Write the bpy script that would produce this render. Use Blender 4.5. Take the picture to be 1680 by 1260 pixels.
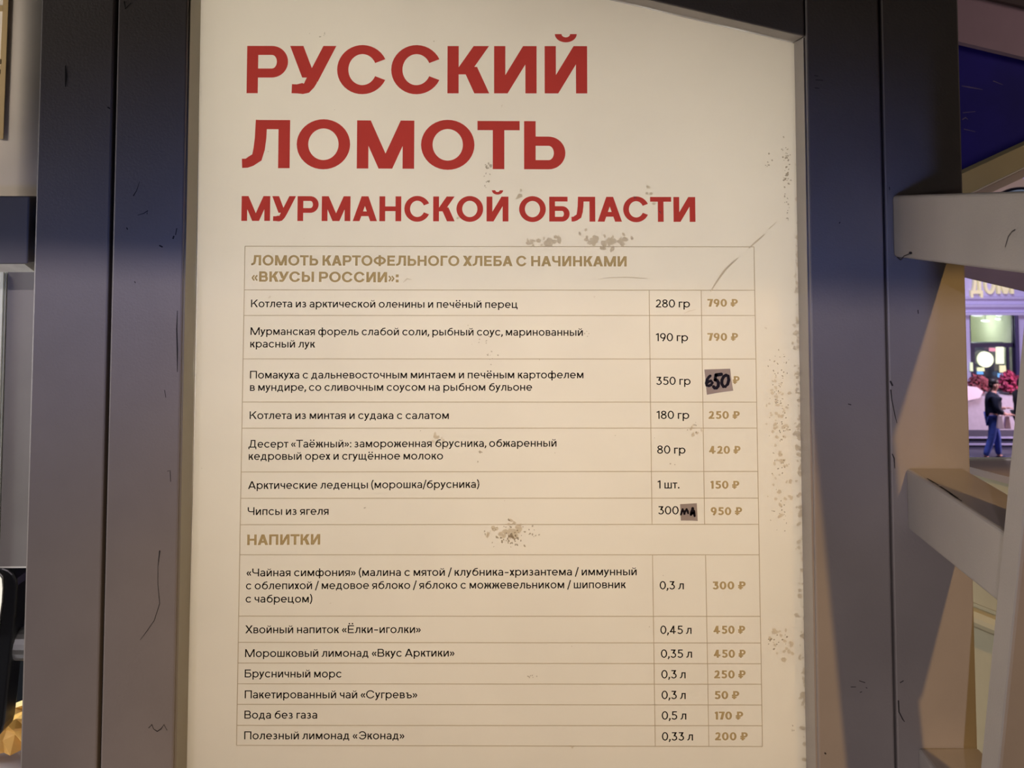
import bpy, bmesh, math, random
from mathutils import Vector, Matrix
R = math.radians
for o in list(bpy.data.objects): bpy.data.objects.remove(o)
SC = bpy.context.scene; COL = SC.collection

# ------------------------------------------------------------------ camera
FPX, CX, CY = 1682.0, 840.0, 240.0        # focal length and optical centre, in pixels of the 1680x1260 frame
PITCH = R(3.44); EYE = Vector((0.0, -1.26, 1.60))
cam = bpy.data.cameras.new('camera'); cam_o = bpy.data.objects.new('camera', cam); COL.objects.link(cam_o)
cam.sensor_fit = 'HORIZONTAL'; cam.sensor_width = 36.0; cam.lens = 36.0*FPX/1680.0
cam.shift_y = -(630.0-CY)/1680.0
cam_o.location = EYE; cam_o.rotation_euler = (R(90)+PITCH, 0, 0)
cam.clip_start = 0.02; cam.clip_end = 200
cam.dof.use_dof = True; cam.dof.focus_distance = 1.25; cam.dof.aperture_fstop = 16
SC.camera = cam_o

# ------------------------------------------------------------------ exposure, world
SC.view_settings.view_transform = 'Standard'; SC.view_settings.look = 'None'
SC.view_settings.gamma = 1.0; SC.view_settings.use_curve_mapping = False
SC.view_settings.exposure = 0.0
wd = bpy.data.worlds.new('night_sky'); SC.world = wd; wd.use_nodes = True
wd.node_tree.nodes['Background'].inputs[0].default_value = (0.50, 0.40, 0.43, 1)
wd.node_tree.nodes['Background'].inputs[1].default_value = 0.024

def light(name, typ, loc, target, energy, color, size=0.3, size_y=None, cone=None, blend=0.5):
    d = bpy.data.lights.new(name, typ); o = bpy.data.objects.new(name, d); COL.objects.link(o)
    o.location = loc; d.energy = energy; d.color = color
    o.rotation_euler = (Vector(target)-Vector(loc)).to_track_quat('-Z', 'Y').to_euler()
    if typ == 'AREA':
        d.size = size
        if size_y: d.shape = 'RECTANGLE'; d.size_y = size_y
    else:
        d.shadow_soft_size = size
    if typ == 'SPOT': d.spot_size = R(cone); d.spot_blend = blend
    return o
# street lamps in front of the stall: a pale one on the left, a high orange one on the right, and a wide bluish one lower down
light('street_lamp_pale', 'SPOT', (-1.6, -6.0, 2.69), (0.0, 0.0, 1.3), 330, (1.0, 0.87, 0.92), 0.02, cone=34, blend=0.5)
light('street_lamp_orange', 'SPOT', (1.20, -3.2, 3.62), (0.60, 0.0, 0.85), 275, (1.0, 0.60, 0.20), 0.04, cone=35, blend=0.8)
light('street_lamp_blue', 'SPOT', (-0.3, -5.5, 1.0), (0.0, 0.0, -0.80), 300, (0.24, 0.36, 1.0), 0.25, cone=50, blend=0.08)
# the light inside the stall on the left, two small added fills, and the neighbour's sign lamp
light('stall_ceiling_lamp', 'AREA', (-1.35, 0.75, 1.75), (-0.9, 0.45, 1.2), 9, (0.93, 1.0, 0.93), 0.35)
light('case_edge_fill', 'POINT', (-1.15, 0.03, 1.22), (0, 0, 0), 2.2, (0.93, 1.0, 0.86), 0.03)  # added fill outside the case, brightens its edge strips and the post edge
light('paper_fill', 'POINT', (-0.98, 0.13, 1.16), (0, 0, 0), 1.3, (1.0, 0.96, 0.82), 0.03)  # added fill that brightens the crumpled paper
light('neighbour_sign_lamp', 'POINT', (-1.0, 0.0, 1.80), (0, 0, 0), 3.8, (1.0, 0.88, 0.74), 0.04)
# lamps of the square below
light('square_lamp_violet', 'AREA', (10.0, 20.0, 4.5), (13.0, 26.0, -3.0), 850, (0.80, 0.76, 1.0), 3.0)
light('square_lamp_pink', 'AREA', (14.5, 21.0, -1.0), (11.5, 24.0, -3.5), 330, (1.0, 0.72, 0.78), 1.5)
light('gable_fill', 'AREA', (2.0, 0.15, 2.05), (0.95, 1.0, 1.75), 2.8, (1.0, 0.78, 0.70), 0.3)  # added fill beside the sign, only there to brighten the gable boards
# added fill from the left, grazing past the posts to brighten rails and leg
light('rail_fill', 'AREA', (-2.5, -0.13, 1.30), (0.5, -0.15, 1.32), 21, (1.0, 0.94, 0.90), 0.8, size_y=0.12)

def W(px, py, Y):
    """the point of the upright plane y = Y seen at pixel (px, py)"""
    F = Vector((0, math.cos(PITCH), math.sin(PITCH))); U = Vector((0, -math.sin(PITCH), math.cos(PITCH)))
    d = F + Vector((1, 0, 0))*((px-CX)/FPX) + U*((CY-py)/FPX)
    return EYE + d*((Y-EYE.y)/d.y)
def MPP(Y): return (Y-EYE.y)/FPX          # metres per pixel at depth Y

# ------------------------------------------------------------------ materials
def nodes_of(name):
    m = bpy.data.materials.new(name); m.use_nodes = True
    return m, m.node_tree.nodes, m.node_tree.links
def plain(name, col, rough=0.5, metal=0.0, mottle=0.0, scale=12.0, bump=0.0, bscale=200.0, emit=None, estr=0.0, spec=0.5):
    m, n, l = nodes_of(name); b = n['Principled BSDF']
    b.inputs['Base Color'].default_value = (*col, 1); b.inputs['Roughness'].default_value = rough
    b.inputs['Metallic'].default_value = metal; b.inputs['Specular IOR Level'].default_value = spec
    tc = n.new('ShaderNodeTexCoord')
    if mottle:
        t = n.new('ShaderNodeTexNoise'); t.inputs['Scale'].default_value = scale; t.inputs['Detail'].default_value = 6
        r = n.new('ShaderNodeValToRGB')
        r.color_ramp.elements[0].position = 0.3; r.color_ramp.elements[1].position = 0.7
        r.color_ramp.elements[0].color = (*[c*(1-mottle) for c in col], 1)
        r.color_ramp.elements[1].color = (*[min(1, c*(1+mottle)) for c in col], 1)
        l.new(tc.outputs['Object'], t.inputs['Vector']); l.new(t.outputs['Fac'], r.inputs['Fac']); l.new(r.outputs['Color'], b.inputs['Base Color'])
    if bump:
        t2 = n.new('ShaderNodeTexNoise'); t2.inputs['Scale'].default_value = bscale
        bp = n.new('ShaderNodeBump'); bp.inputs['Strength'].default_value = bump; bp.inputs['Distance'].default_value = 0.002
        l.new(tc.outputs['Object'], t2.inputs['Vector']); l.new(t2.outputs['Fac'], bp.inputs['Height']); l.new(bp.outputs['Normal'], b.inputs['Normal'])
    if emit:
        b.inputs['Emission Color'].default_value = (*emit, 1); b.inputs['Emission Strength'].default_value = estr
    return m
def sheet(name, refl, trans, fac=0.5, mottle=0.0):
    """printed film: scatters light from the front and lets light from behind through"""
    m, n, l = nodes_of(name)
    n.remove(n['Principled BSDF'])
    d = n.new('ShaderNodeBsdfDiffuse'); t = n.new('ShaderNodeBsdfTranslucent'); x = n.new('ShaderNodeMixShader')
    d.inputs['Color'].default_value = (*refl, 1); t.inputs['Color'].default_value = (*trans, 1); x.inputs['Fac'].default_value = fac
    l.new(d.outputs[0], x.inputs[1]); l.new(t.outputs[0], x.inputs[2]); l.new(x.outputs[0], n['Material Output'].inputs['Surface'])
    if mottle:
        tc = n.new('ShaderNodeTexCoord'); nz = n.new('ShaderNodeTexNoise'); nz.inputs['Scale'].default_value = 7; nz.inputs['Detail'].default_value = 5
        mp = n.new('ShaderNodeMapRange'); mp.inputs['From Min'].default_value = .3; mp.inputs['From Max'].default_value = .7
        mp.inputs['To Min'].default_value = 1-mottle; mp.inputs['To Max'].default_value = 1.0
        l.new(tc.outputs['Object'], nz.inputs['Vector']); l.new(nz.outputs['Fac'], mp.inputs['Value'])
        for nd, c in ((d, refl), (t, trans)):
            mx = n.new('ShaderNodeVectorMath'); mx.operation = 'SCALE'; mx.inputs[0].default_value = c
            l.new(mp.outputs['Result'], mx.inputs['Scale']); l.new(mx.outputs['Vector'], nd.inputs['Color'])
    return m
M = {}
M['film'] = sheet('printed_film', (.84, .80, .74), (.86, .80, .70), .78, .05)
M['red'] = sheet('red_ink', (.56, .055, .055), (.66, .080, .078), .78)
M['gold'] = sheet('gold_ink', (.52, .41, .24), (.60, .475, .27), .78)
M['black'] = sheet('black_ink', (.016, .012, .011), (.012, .009, .008), .5)
M['rule'] = sheet('tan_ink', (.58, .50, .39), (.62, .54, .42), .78)
M['dirt'] = sheet('grey_grime', (.50, .46, .40), (.56, .50, .41), .75)
M['dirt_crease'] = sheet('pale_grime_crease_shade', (.77, .72, .65), (.775, .715, .615), .78)
M['paint'] = plain('warm_grey_paint', (.36, .325, .305), .42, mottle=.07, scale=9, bump=.12, bscale=420)
M['paint_warm_lit'] = plain('warm_lit_grey_paint', (.34, .30, .22), .45, mottle=.06)
M['scratch'] = plain('dark_scratch', (.03, .025, .025), .6)
M['scuff'] = plain('pale_scuff', (.55, .5, .47), .6)
M['gap_shade'] = plain('black_gap_shade', (.008, .007, .007), .9)
M['white'] = plain('white_lightbox_inside', (.85, .85, .82), .7)
M['paper'] = plain('white_paper_sticker', (.47, .425, .415), .6, mottle=.04, scale=60)
M['marker'] = plain('black_marker', (.010, .006, .010), .35)
M['bluepaint'] = plain('dark_grey_rail_paint', (.30, .28, .27), .45, mottle=.05)
M['steel'] = plain('brushed_steel', (.55, .56, .56), .3, metal=1.0)
# ------------------------------------------------------------------ mesh helpers
class MB:
    def __init__(s): s.v = []; s.f = []
    def poly(s, pts):
        i = len(s.v); s.v += [tuple(p) for p in pts]; s.f.append(tuple(range(i, i+len(pts))))
    def box(s, x0, x1, y0, y1, z0, z1):
        P = [(x0,y0,z0),(x1,y0,z0),(x1,y1,z0),(x0,y1,z0),(x0,y0,z1),(x1,y0,z1),(x1,y1,z1),(x0,y1,z1)]
        i = len(s.v); s.v += P
        s.f += [tuple(i+k for k in q) for q in ((0,3,2,1),(4,5,6,7),(0,1,5,4),(1,2,6,5),(2,3,7,6),(3,0,4,7))]
    def prism(s, pts, y0, y1):
        """outline in (x, z), counter-clockwise seen from the front, pulled from y0 to y1"""
        n = len(pts); i = len(s.v)
        s.v += [(x, y0, z) for x, z in pts] + [(x, y1, z) for x, z in pts]
        s.f.append(tuple(range(i, i+n))); s.f.append(tuple(range(i+2*n-1, i+n-1, -1)))
        for k in range(n):
            j = (k+1) % n; s.f.append((i+k, i+n+k, i+n+j, i+j))
    def tube(s, pts, r, n=8, cap=True):
        pts = [Vector(p) for p in pts]; rings = []
        rr = r if isinstance(r, (list, tuple)) else [r]*len(pts)
        for k, p in enumerate(pts):
            t = (pts[min(k+1, len(pts)-1)]-pts[max(k-1, 0)]).normalized()
            a = t.cross(Vector((0,0,1)) if abs(t.z) < .9 else Vector((1,0,0))).normalized(); b = t.cross(a)
            i = len(s.v); s.v += [tuple(p+a*rr[k]*math.cos(2*math.pi*q/n)+b*rr[k]*math.sin(2*math.pi*q/n)) for q in range(n)]; rings.append(i)
        for u, w in zip(rings, rings[1:]):
            for q in range(n): s.f.append((u+q, u+(q+1)%n, w+(q+1)%n, w+q))
        if cap:
            s.f.append(tuple(rings[0]+q for q in range(n))); s.f.append(tuple(rings[-1]+q for q in reversed(range(n))))
    def ball(s, c, rx, ry, rz, n=12, m=8):
        i = len(s.v)
        for a in range(m+1):
            th = math.pi*a/m
            for q in range(n):
                ph = 2*math.pi*q/n
                s.v.append((c[0]+rx*math.sin(th)*math.cos(ph), c[1]+ry*math.sin(th)*math.sin(ph), c[2]+rz*math.cos(th)))
        for a in range(m):
            for q in range(n): s.f.append((i+a*n+q, i+(a+1)*n+q, i+(a+1)*n+(q+1)%n, i+a*n+(q+1)%n))
    def build(s, name, mat, parent=None, bevel=0.0, seg=2, fix=True, smooth=False):
        me = bpy.data.meshes.new(name); me.from_pydata(s.v, [], s.f)
        if fix:
            bm = bmesh.new(); bm.from_mesh(me); bmesh.ops.remove_doubles(bm, verts=bm.verts, dist=1e-7)
            bmesh.ops.recalc_face_normals(bm, faces=bm.faces); bm.to_mesh(me); bm.free()
        o = bpy.data.objects.new(name, me); COL.objects.link(o); me.materials.append(mat)
        if smooth:
            for p in me.polygons: p.use_smooth = True
        if parent is not None:
            o.parent = parent; o.matrix_parent_inverse = Matrix.Translation(-world_loc(parent))
        if bevel:
            b = o.modifiers.new('bevel', 'BEVEL'); b.width = bevel; b.segments = seg; b.limit_method = 'ANGLE'; b.harden_normals = False
        return o
def world_loc(o):
    v = Vector(o.location)
    return v if o.parent is None else v     # meshes keep world coordinates; only the root Empty is placed
def tag(o, label, cat, group=None, kind=None):
    o['label'] = label; o['category'] = cat
    if group: o['group'] = group
    if kind: o['kind'] = kind
    return o
def thing(name, label, cat, loc, group=None):
    o = bpy.data.objects.new(name, None); COL.objects.link(o); o.location = loc; o.empty_display_size = .05
    return tag(o, label, cat, group)
def structure(o): o['kind'] = 'structure'; return o

# ------------------------------------------------------------------ lettering (geometric sans, drawn here stroke by stroke; cap height 1)
class Pen:
    def __init__(s, T, U): s.T, s.U, s.P = T, U, []
    def rect(s, x0, y0, x1, y1): s.P.append([(x0,y0),(x1,y0),(x1,y1),(x0,y1)])
    def para(s, x0, y0, x1, y1, w): s.P.append([(x0,y0),(x0+w,y0),(x1+w,y1),(x1,y1)])
    def arc(s, cx, cy, rx, ry, a0, a1, T=None, U=None):
        T = T or s.T; U = U or s.U; n = max(3, int(abs(a1-a0)/9)); pr = None
        for k in range(n+1):
            a = R(a0+(a1-a0)*k/n); c, q = math.cos(a), math.sin(a)
            cur = ((cx+rx*c, cy+ry*q), (cx+(rx-T)*c, cy+(ry-U)*q))
            if pr: s.P.append([pr[0], cur[0], cur[1], pr[1]])
            pr = cur
    def path(s, pts, t, round_=False):
        n = len(pts); L = []
        for k in range(n):
            ax, ay = pts[max(k-1,0)]; bx, by = pts[min(k+1,n-1)]
            d = math.hypot(bx-ax, by-ay) or 1; nx, ny = -(by-ay)/d, (bx-ax)/d
            w = t[k] if isinstance(t, (list, tuple)) else t
            L.append(((pts[k][0]+nx*w/2, pts[k][1]+ny*w/2), (pts[k][0]-nx*w/2, pts[k][1]-ny*w/2)))
        for a, b in zip(L, L[1:]): s.P.append([a[1], b[1], b[0], a[0]])
        if round_:
            for k, p in enumerate(pts):
                w = t[k] if isinstance(t, (list, tuple)) else t
                s.P.append([(p[0]+w/2*math.cos(q*math.pi/6), p[1]+w/2*math.sin(q*math.pi/6)) for q in range(12)])
    def bowl(s, x0, y0, x1, y1, U=None):
        U = U or s.U; ry = (y1-y0)/2; rx = min(ry*1.02, (x1-x0)*.8); xm = x1-rx
        s.rect(x0, y0, xm+.002, y0+U); s.rect(x0, y1-U, xm+.002, y1); s.arc(xm, (y0+y1)/2, rx, ry, -90, 90, s.T, U)
    def ring(s, w, h, y0=0.0, x0=0.0, o=.012): s.arc(x0+w/2, y0+h/2, w/2, h/2+o, 0, 360)
    def breve(s, cx, y):
        k = .185+.2*s.T; s.arc(cx, y+.175, k, .175, 180, 360, s.T*.56+.01, s.U*.50+.01)
    def dots(s, cx, y):
        r = .075+.15*s.T; 
        for q in (-.19, .19):
            s.P.append([(cx+q+r*math.cos(a*math.pi/6), y+r+r*math.sin(a*math.pi/6)) for a in range(12)])
def leg_l(p, w, h, x):        # Cyrillic L: right stem, bar, left leg with a hooked foot
    T, U = p.T, p.U; p.rect(w-T, 0, w, h); p.rect(x, h-U, w, h)
    p.path([(x+T/2, h-.001), (x+T/2-.015, h*.62), (x+T/2-.04, h*.40), (x+T/2-.085, h*.22), (x*.62+.01, U*.72), (x*.36, U/2+.004), (0, U/2)], [T, T, T*.99, T*.97, (T+U)/2, U, U])
XH = .735
def glyph(ch, T, U):
    p = Pen(T, U); D = T*1.16; h = XH; w = .6
    if ch == 'Р': w=.87; p.rect(0,0,T,1); p.bowl(0,.33,w,1)
    elif ch == 'С': w=1.07; p.arc(w/2,.5,w/2,.52,25,335)
    elif ch == 'О': w=1.10; p.ring(w,1,o=.02)
    elif ch == 'У':
        w=.98; p.para(.34-.10*T,.24,w-D,1,D); p.para(.50-D*.86,.33,0,1,D*1.02)
        x = .34-.10*T+D*.5
        p.path([(x+.03,.29),(x-.03,.19),(x-.10,.105),(x-.18,U*.52),(x-.30,U*.48),(.045,U*.5)],[D*.84,D*.84,D*.80,(D+U)*.5,U,U])
    elif ch == 'К': w=.89; p.rect(0,0,T,1); p.para(T*.55,.40,w-D*1.22,1,D*1.18); p.para(w-D*1.16,0,.30+T*.05,.56,D*1.14)
    elif ch in 'ИЙ':
        w=.90; p.rect(0,0,T,1); p.rect(w-T,0,w,1); p.para(0,0,w-D*1.04,1,D*1.04)
        if ch == 'Й': p.breve(w/2, 1.08)
    elif ch == 'Л': w=.98; leg_l(p,w,1,.27)
    elif ch == 'М': w=1.18; d=D*1.02; p.rect(0,0,T,1); p.rect(w-T,0,w,1); p.para(w/2-d/2,0,0,1,d); p.para(w/2-d/2,0,w-d,1,d)
    elif ch == 'Т': w=.87; p.rect(0,1-U,w,1); p.rect(w/2-T/2,0,w/2+T/2,1)
    elif ch == 'Ь': w=.85; p.rect(0,0,T,1); p.bowl(0,0,w,.68)
    elif ch == 'Ы': w=1.16; p.rect(0,0,T,1); p.bowl(0,0,.80,.68); p.rect(w-T,0,w,1)
    elif ch == 'А': w=1.0; d=D*1.02; p.para(0,0,w/2-d/2,1,d); p.para(w-d,0,w/2-d/2,1,d); p.rect(.17,.20,w-.17,.20+U)
    elif ch == 'Н': w=.90; p.rect(0,0,T,1); p.rect(w-T,0,w,1); p.rect(0,.5-U/2,w,.5+U/2)
    elif ch == 'Б': w=.84; p.rect(0,0,T,1); p.rect(0,1-U,w*.9,1); p.bowl(0,0,w,.62)
    elif ch == 'В': w=.84; p.rect(0,0,T,1); p.bowl(0,.5-U/2,w*.93,1); p.bowl(0,0,w,.5+U/2)
    elif ch == 'Ф': w=1.22; p.arc(w/2,.5,w/2,.40,0,360); p.rect(w/2-T/2,-.03,w/2+T/2,1.03)
    elif ch in 'ЕЁ':
        w=.76; p.rect(0,0,T,1); p.rect(0,0,w,U); p.rect(0,1-U,w,1); p.rect(0,.5-U/2,w*.93,.5+U/2)
        if ch == 'Ё': p.dots(w/2, 1.10)
    elif ch == 'Г': w=.70; p.rect(0,0,T,1); p.rect(0,1-U,w,1)
    elif ch == 'П': w=.88; p.rect(0,0,T,1); p.rect(w-T,0,w,1); p.rect(0,1-U,w,1)
    elif ch == 'Х': w=.92; d=D*1.15; p.para(0,0,w-d,1,d); p.para(w-d,0,0,1,d)
    elif ch == 'Ч': w=.84; p.rect(w-T,0,w,1); p.rect(0,.66,T,1); p.arc(.36,.66,.36,.30,180,270); p.rect(.355,.36,w,.36+U)
    elif ch == 'Д':
        w=1.02; p.rect(w-.13-T,U,w-.13,1); p.rect(.30,1-U,w-.13,1); p.rect(0,0,w,U); p.rect(0,-.20,T*.9,U); p.rect(w-T*.9,-.20,w,U)
        p.path([(.30+T/2,1),(.30+T/2-.03,.55),(.30+T/2-.08,.30),(.14+T/2,U*.6)],T)
    elif ch == 'Э': w=1.0; p.arc(w/2,.5,w/2,.52,-150,150); p.rect(w*.32,.5-U/2,w-T*.5,.5+U/2)
    elif ch == 'о': w=.76; p.ring(w,h)
    elif ch == 'с': w=.69; p.arc(.38,h/2,.38,h/2+.012,38,322)
    elif ch in 'её':
        w=.74; p.arc(w/2,h/2,w/2,h/2+.012,0,318); p.rect(T*.6,h/2-U/2,w-.008,h/2+U/2)
        if ch == 'ё': p.dots(w/2, h+.10)
    elif ch == 'а':
        w=.62; p.rect(w-T,0,w,h-.27); p.arc(w/2,h-.27,w/2,.282,0,150); p.arc(.235,.215,.235,.227,90,270)
        p.rect(.23,.442-U,w,.442); p.path([(.23,-.012+U/2),(.36,U/2),(w-T-.03,.10),(w-T*.5,.19)],[U,U,U*1.05,U])
    elif ch == 'п': w=.62; p.rect(0,0,T,h); p.rect(w-T,0,w,h); p.rect(0,h-U,w,h)
    elif ch == 'н': w=.63; p.rect(0,0,T,h); p.rect(w-T,0,w,h); p.rect(0,h/2-U/2,w,h/2+U/2)
    elif ch in 'ий':
        w=.65; d=D*1.08; p.rect(0,0,T,h); p.rect(w-T,0,w,h); p.para(0,0,w-d,h,d)
        if ch == 'й': p.breve(w/2, h+.07)
    elif ch == 'к': w=.60; p.rect(0,0,T,h); p.para(T*.5,h*.38,w-D*1.22,h,D*1.16); p.para(w-D*1.16,0,.20+T*.1,h*.57,D*1.14)
    elif ch == 'т': w=.57; p.rect(0,h-U,w,h); p.rect(w/2-T/2,0,w/2+T/2,h)
    elif ch == 'г': w=.46; p.rect(0,0,T,h); p.rect(0,h-U,w,h)
    elif ch == 'л': w=.68; leg_l(p,w,h,.20)
    elif ch == 'р': w=.77; p.rect(0,-.27,T,h); p.arc(w/2+.0,h/2,w/2,h/2+.012,0,360)
    elif ch == 'у':
        w=.66; p.para(.13,-.08,w-D,h,D); p.para(w*.5-D*.62,.02+.05,0,h,D)
        p.path([(.13+D*.52,-.06),(.13+D*.2,-.15),(.10,-.25+U*.55),(.03,-.26+U/2)],[D*.92,D*.92,U,U])
    elif ch == 'м': w=.82; d=D*1.06; p.rect(0,0,T,h); p.rect(w-T,0,w,h); p.para(w/2-d/2,.06,0,h,d); p.para(w/2-d/2,.06,w-d,h,d)
    elif ch == 'ь': w=.60; p.rect(0,0,T,h); p.bowl(0,0,w,h*.64)
    elif ch == 'ъ': w=.74; p.rect(.14,0,.14+T,h); p.rect(0,h-U,.2,h); p.bowl(.14,0,w,h*.64)
    elif ch == 'ы': w=.86; p.rect(0,0,T,h); p.bowl(0,0,.58,h*.64); p.rect(w-T,0,w,h)
    elif ch == 'в': w=.62; p.rect(0,0,T,h); p.bowl(0,h*.5-U/2,w*.93,h); p.bowl(0,0,w,h*.5+U/2)
    elif ch == 'з':
        w=.56; a=h*.5+U/2; p.arc(w/2-.01,h-(h-a+U)/2,w/2-.03,(h-a+U)/2+.012,-90,150); p.arc(w/2-.01,a/2,w/2+.01,a/2+.012,-150,90); p.rect(w*.3,h*.5-U/2,w*.52,h*.5+U/2)
    elif ch == 'э': w=.68; p.arc(w/2-.04,h/2,w/2+.04,h/2+.012,-142,142); p.rect(w*.28,h/2-U/2,w-T*.5,h/2+U/2)
    elif ch == 'я':
        w=.62; p.rect(w-T,0,w,h); b=h*.36; ry=(h-b)/2; p.arc(ry*1.0,(h+b)/2,ry,ry,90,270); p.rect(ry,h-U,w,h); p.rect(ry,b,w,b+U); p.para(0,0,w*.42,b+U*.6,D*1.1)
    elif ch == 'ч': w=.58; p.rect(w-T,0,w,h); p.rect(0,.52,T,h); p.arc(.28,.52,.28,.26,180,270); p.rect(.275,.26,w,.26+U)
    elif ch in 'шщ':
        w=.90; p.rect(0,0,T,h); p.rect(w/2-T/2,0,w/2+T/2,h); p.rect(w-T,0,w,h); p.rect(0,0,w,U)
        if ch == 'щ': p.rect(w-.01,0,w+.12,U); p.rect(w+.12-T*.9,-.17,w+.12,U); w=1.0
    elif ch == 'ц': w=.62; p.rect(0,0,T,h); p.rect(w-T,0,w,h); p.rect(0,0,w+.12,U); p.rect(w+.12-T*.9,-.17,w+.12,U); w=.73
    elif ch == 'д':
        w=.76; p.rect(w-.10-T,U,w-.10,h); p.rect(.22,h-U,w-.10,h); p.rect(0,0,w,U); p.rect(0,-.17,T*.9,U); p.rect(w-T*.9,-.17,w,U)
        p.path([(.22+T/2,h),(.22+T/2-.02,h*.6),(.22+T/2-.06,h*.34),(.11+T/2,U*.6)],T)
    elif ch == 'ж':
        w=.96; c=w/2; p.rect(c-T/2,0,c+T/2,h)
        for s in (1,-1):
            q = Pen(T,U); q.para(T*.2,h*.38,c-D*1.2,h,D*1.14); q.para(c-D*1.16,0,T*.35+.08,h*.6,D*1.14)
            p.P += [[(c+s*x, y) for x, y in (g if s > 0 else g[::-1])] for g in q.P]
    elif ch == 'ф': w=1.04; p.arc(.29,h/2,.29,h/2+.012,0,360); p.arc(w-.29,h/2,.29,h/2+.012,0,360); p.rect(w/2-T/2,-.27,w/2+T/2,1.0)
    elif ch == 'б':
        w=.76; p.ring(w,h-.04,y0=0); p.arc(.44,.40,.44,.50,112,188,T,U); p.path([(.26,.84),(.40,.895),(.62,.935),(.66,.97)],U)
    elif ch == 'х': w=.60; d=D*1.15; p.para(0,0,w-d,h,d); p.para(w-d,0,0,h,d)
    elif ch == '0': w=.74; p.ring(w,1)
    elif ch == '1': w=.34; p.rect(w-T,0,w,1); p.path([(w-T*.4,1-U*.45),(.0,.80)],U*1.1)
    elif ch == '2':
        w=.66; p.arc(w/2-.01,.70,w/2-.03,.31,2,165); p.rect(0,0,w,U); p.path([(w-.04-T/2,.70),(w-.06-T*.6,.56),(w*.62,.40),(T*.55,U*.7)],T)
    elif ch == '3':
        w=.68; p.rect(.06,1-U,w-.06,1); p.para(w*.36,.56,w-.06-D*1.25,1-U*.4,D*1.2); p.arc(w/2-.01,.31,w/2+.01,.322,-155,90); p.rect(w*.36,.632-U,w*.5,.632)
    elif ch == '4': w=.76; p.rect(w*.76-T,0,w*.76,1); p.rect(0,.20,w,.20+U); p.para(0,.22,w*.76-T*1.1,1,D*1.05)
    elif ch == '5':
        w=.68; p.rect(.10,1-U,w-.04,1); p.path([(.10+T*.5,1-U*.3),(.07+T*.5,.52)],T); p.arc(w/2-.02,.325,w/2+.02,.337,-150,125)
    elif ch == '7': w=.64; p.rect(0,1-U,w,1); p.para(.14,0,w-D*1.05,1-U*.3,D*1.05)
    elif ch == '8': w=.68; p.arc(w/2,.76,w/2-.04,.25,0,360); p.arc(w/2,.285,w/2,.297,0,360)
    elif ch == '9': w=.68; p.arc(w/2,.66,w/2,.35,0,360); p.path([(w-T*.55,.60),(w*.80,.36),(w*.46,0)],T)
    elif ch == '6': w=.68; p.arc(w/2,.34,w/2,.35,0,360); p.path([(T*.55,.40),(w*.20,.64),(w*.54,1)],T)
    elif ch == '₽': w=.82; p.rect(.14,0,.14+T,1); p.bowl(.14,.36,w,1); p.rect(0,.36,.4,.36+U); p.rect(0,.14,.52,.14+U*.9)
    elif ch in '«»':
        w=.58; t=min(T*.92,.145)
        for q in (0,.27):
            if ch == '«': p.path([(q+.25,.62),(q+.04,.36)],t); p.path([(q+.04,.39),(q+.25,.11)],t)
            else: p.path([(q+.04,.62),(q+.25,.36)],t); p.path([(q+.25,.39),(q+.04,.11)],t)
    elif ch in '()':
        w=.28; q=[(.24,1.08),(.12,.86),(.06,.62),(.055,.40),(.10,.14),(.24,-.18)]
        p.path(q if ch == '(' else [(w-x, y) for x, y in q], T*.95)
    elif ch == '/': w=.42; p.path([(.04,-.16),(.40,1.06)],T*.92)
    elif ch == ',': w=.16; p.rect(.02,0,.02+T*1.15,T*1.2); p.path([(.02+T*.7,T*.4),(.0,-.17)],T*.9)
    elif ch == '.': w=.16; p.rect(.02,0,.02+T*1.15,T*1.2)
    elif ch == ':': w=.18; p.rect(.02,0,.02+T*1.1,T*1.15); p.rect(.02,.50,.02+T*1.1,.50+T*1.15)
    elif ch == '-': w=.52; p.rect(.02,.33,.50,.33+U)
    else: raise ValueError(ch)
    return p.P, w
BEAR = {}
for c in 'оСсОеёЭэФф0689₽»': BEAR[c] = (.055,.055)
for c in 'УАХухТт7/': BEAR[c] = (.006,.006)
BEAR['С'] = (.04,.035); BEAR['У'] = (-.005,-.02)
for c in 'РЬьъвВБб35329': BEAR.setdefault(c, (.085,.045))
for c in 'лЛдДзяЯ': BEAR[c] = (.03,.085)
for c in 'кКгГ': BEAR[c] = (.085,.012)
for c in 'ж': BEAR[c] = (.02,.02)
for c in 'р': BEAR[c] = (.085,.05)
for c in 'аА': BEAR[c] = (.05,.08) if c == 'а' else (.012,.012)
for c in 'чЧ': BEAR[c] = (.07,.085)
for c in '«»().,:': BEAR[c] = (.05,.04)
def layout(text, T, U):
    """polygons of a line set from x = 0, and its inked width"""
    x = 0.0; out = []; first = True
    for ch in text:
        if ch == ' ': x += .30; continue
        if (ch, T) not in CACHE:
            P, w = glyph(ch, T, U); CACHE[ch, T] = (merged(P), w)
        P, w = CACHE[ch, T]; l, r = BEAR.get(ch, (.085,.085))
        if first: l = 0; first = False
        out += [[(px+x+l, py) for px, py in q] for q in P]; x += l+w+r
    xs = [q[0] for g in out for q in g]
    return out, min(xs), max(xs)
INK_Y = -0.0004
from mathutils.geometry import delaunay_2d_cdt
def merged(polys):
    """one clean set of triangles covering overlapping polygons"""
    V, F = [], []
    for g in polys:
        a = sum(g[k][0]*g[(k+1)%len(g)][1]-g[(k+1)%len(g)][0]*g[k][1] for k in range(len(g)))
        if abs(a) < 1e-12: continue
        if a < 0: g = g[::-1]
        F.append(list(range(len(V), len(V)+len(g)))); V += [Vector((p[0], p[1])) for p in g]
    r = delaunay_2d_cdt(V, [], F, 0, 1e-5)
    return [[(r[0][i].x, r[0][i].y) for i in f] for f, src in zip(r[2], r[5]) if src]
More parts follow.
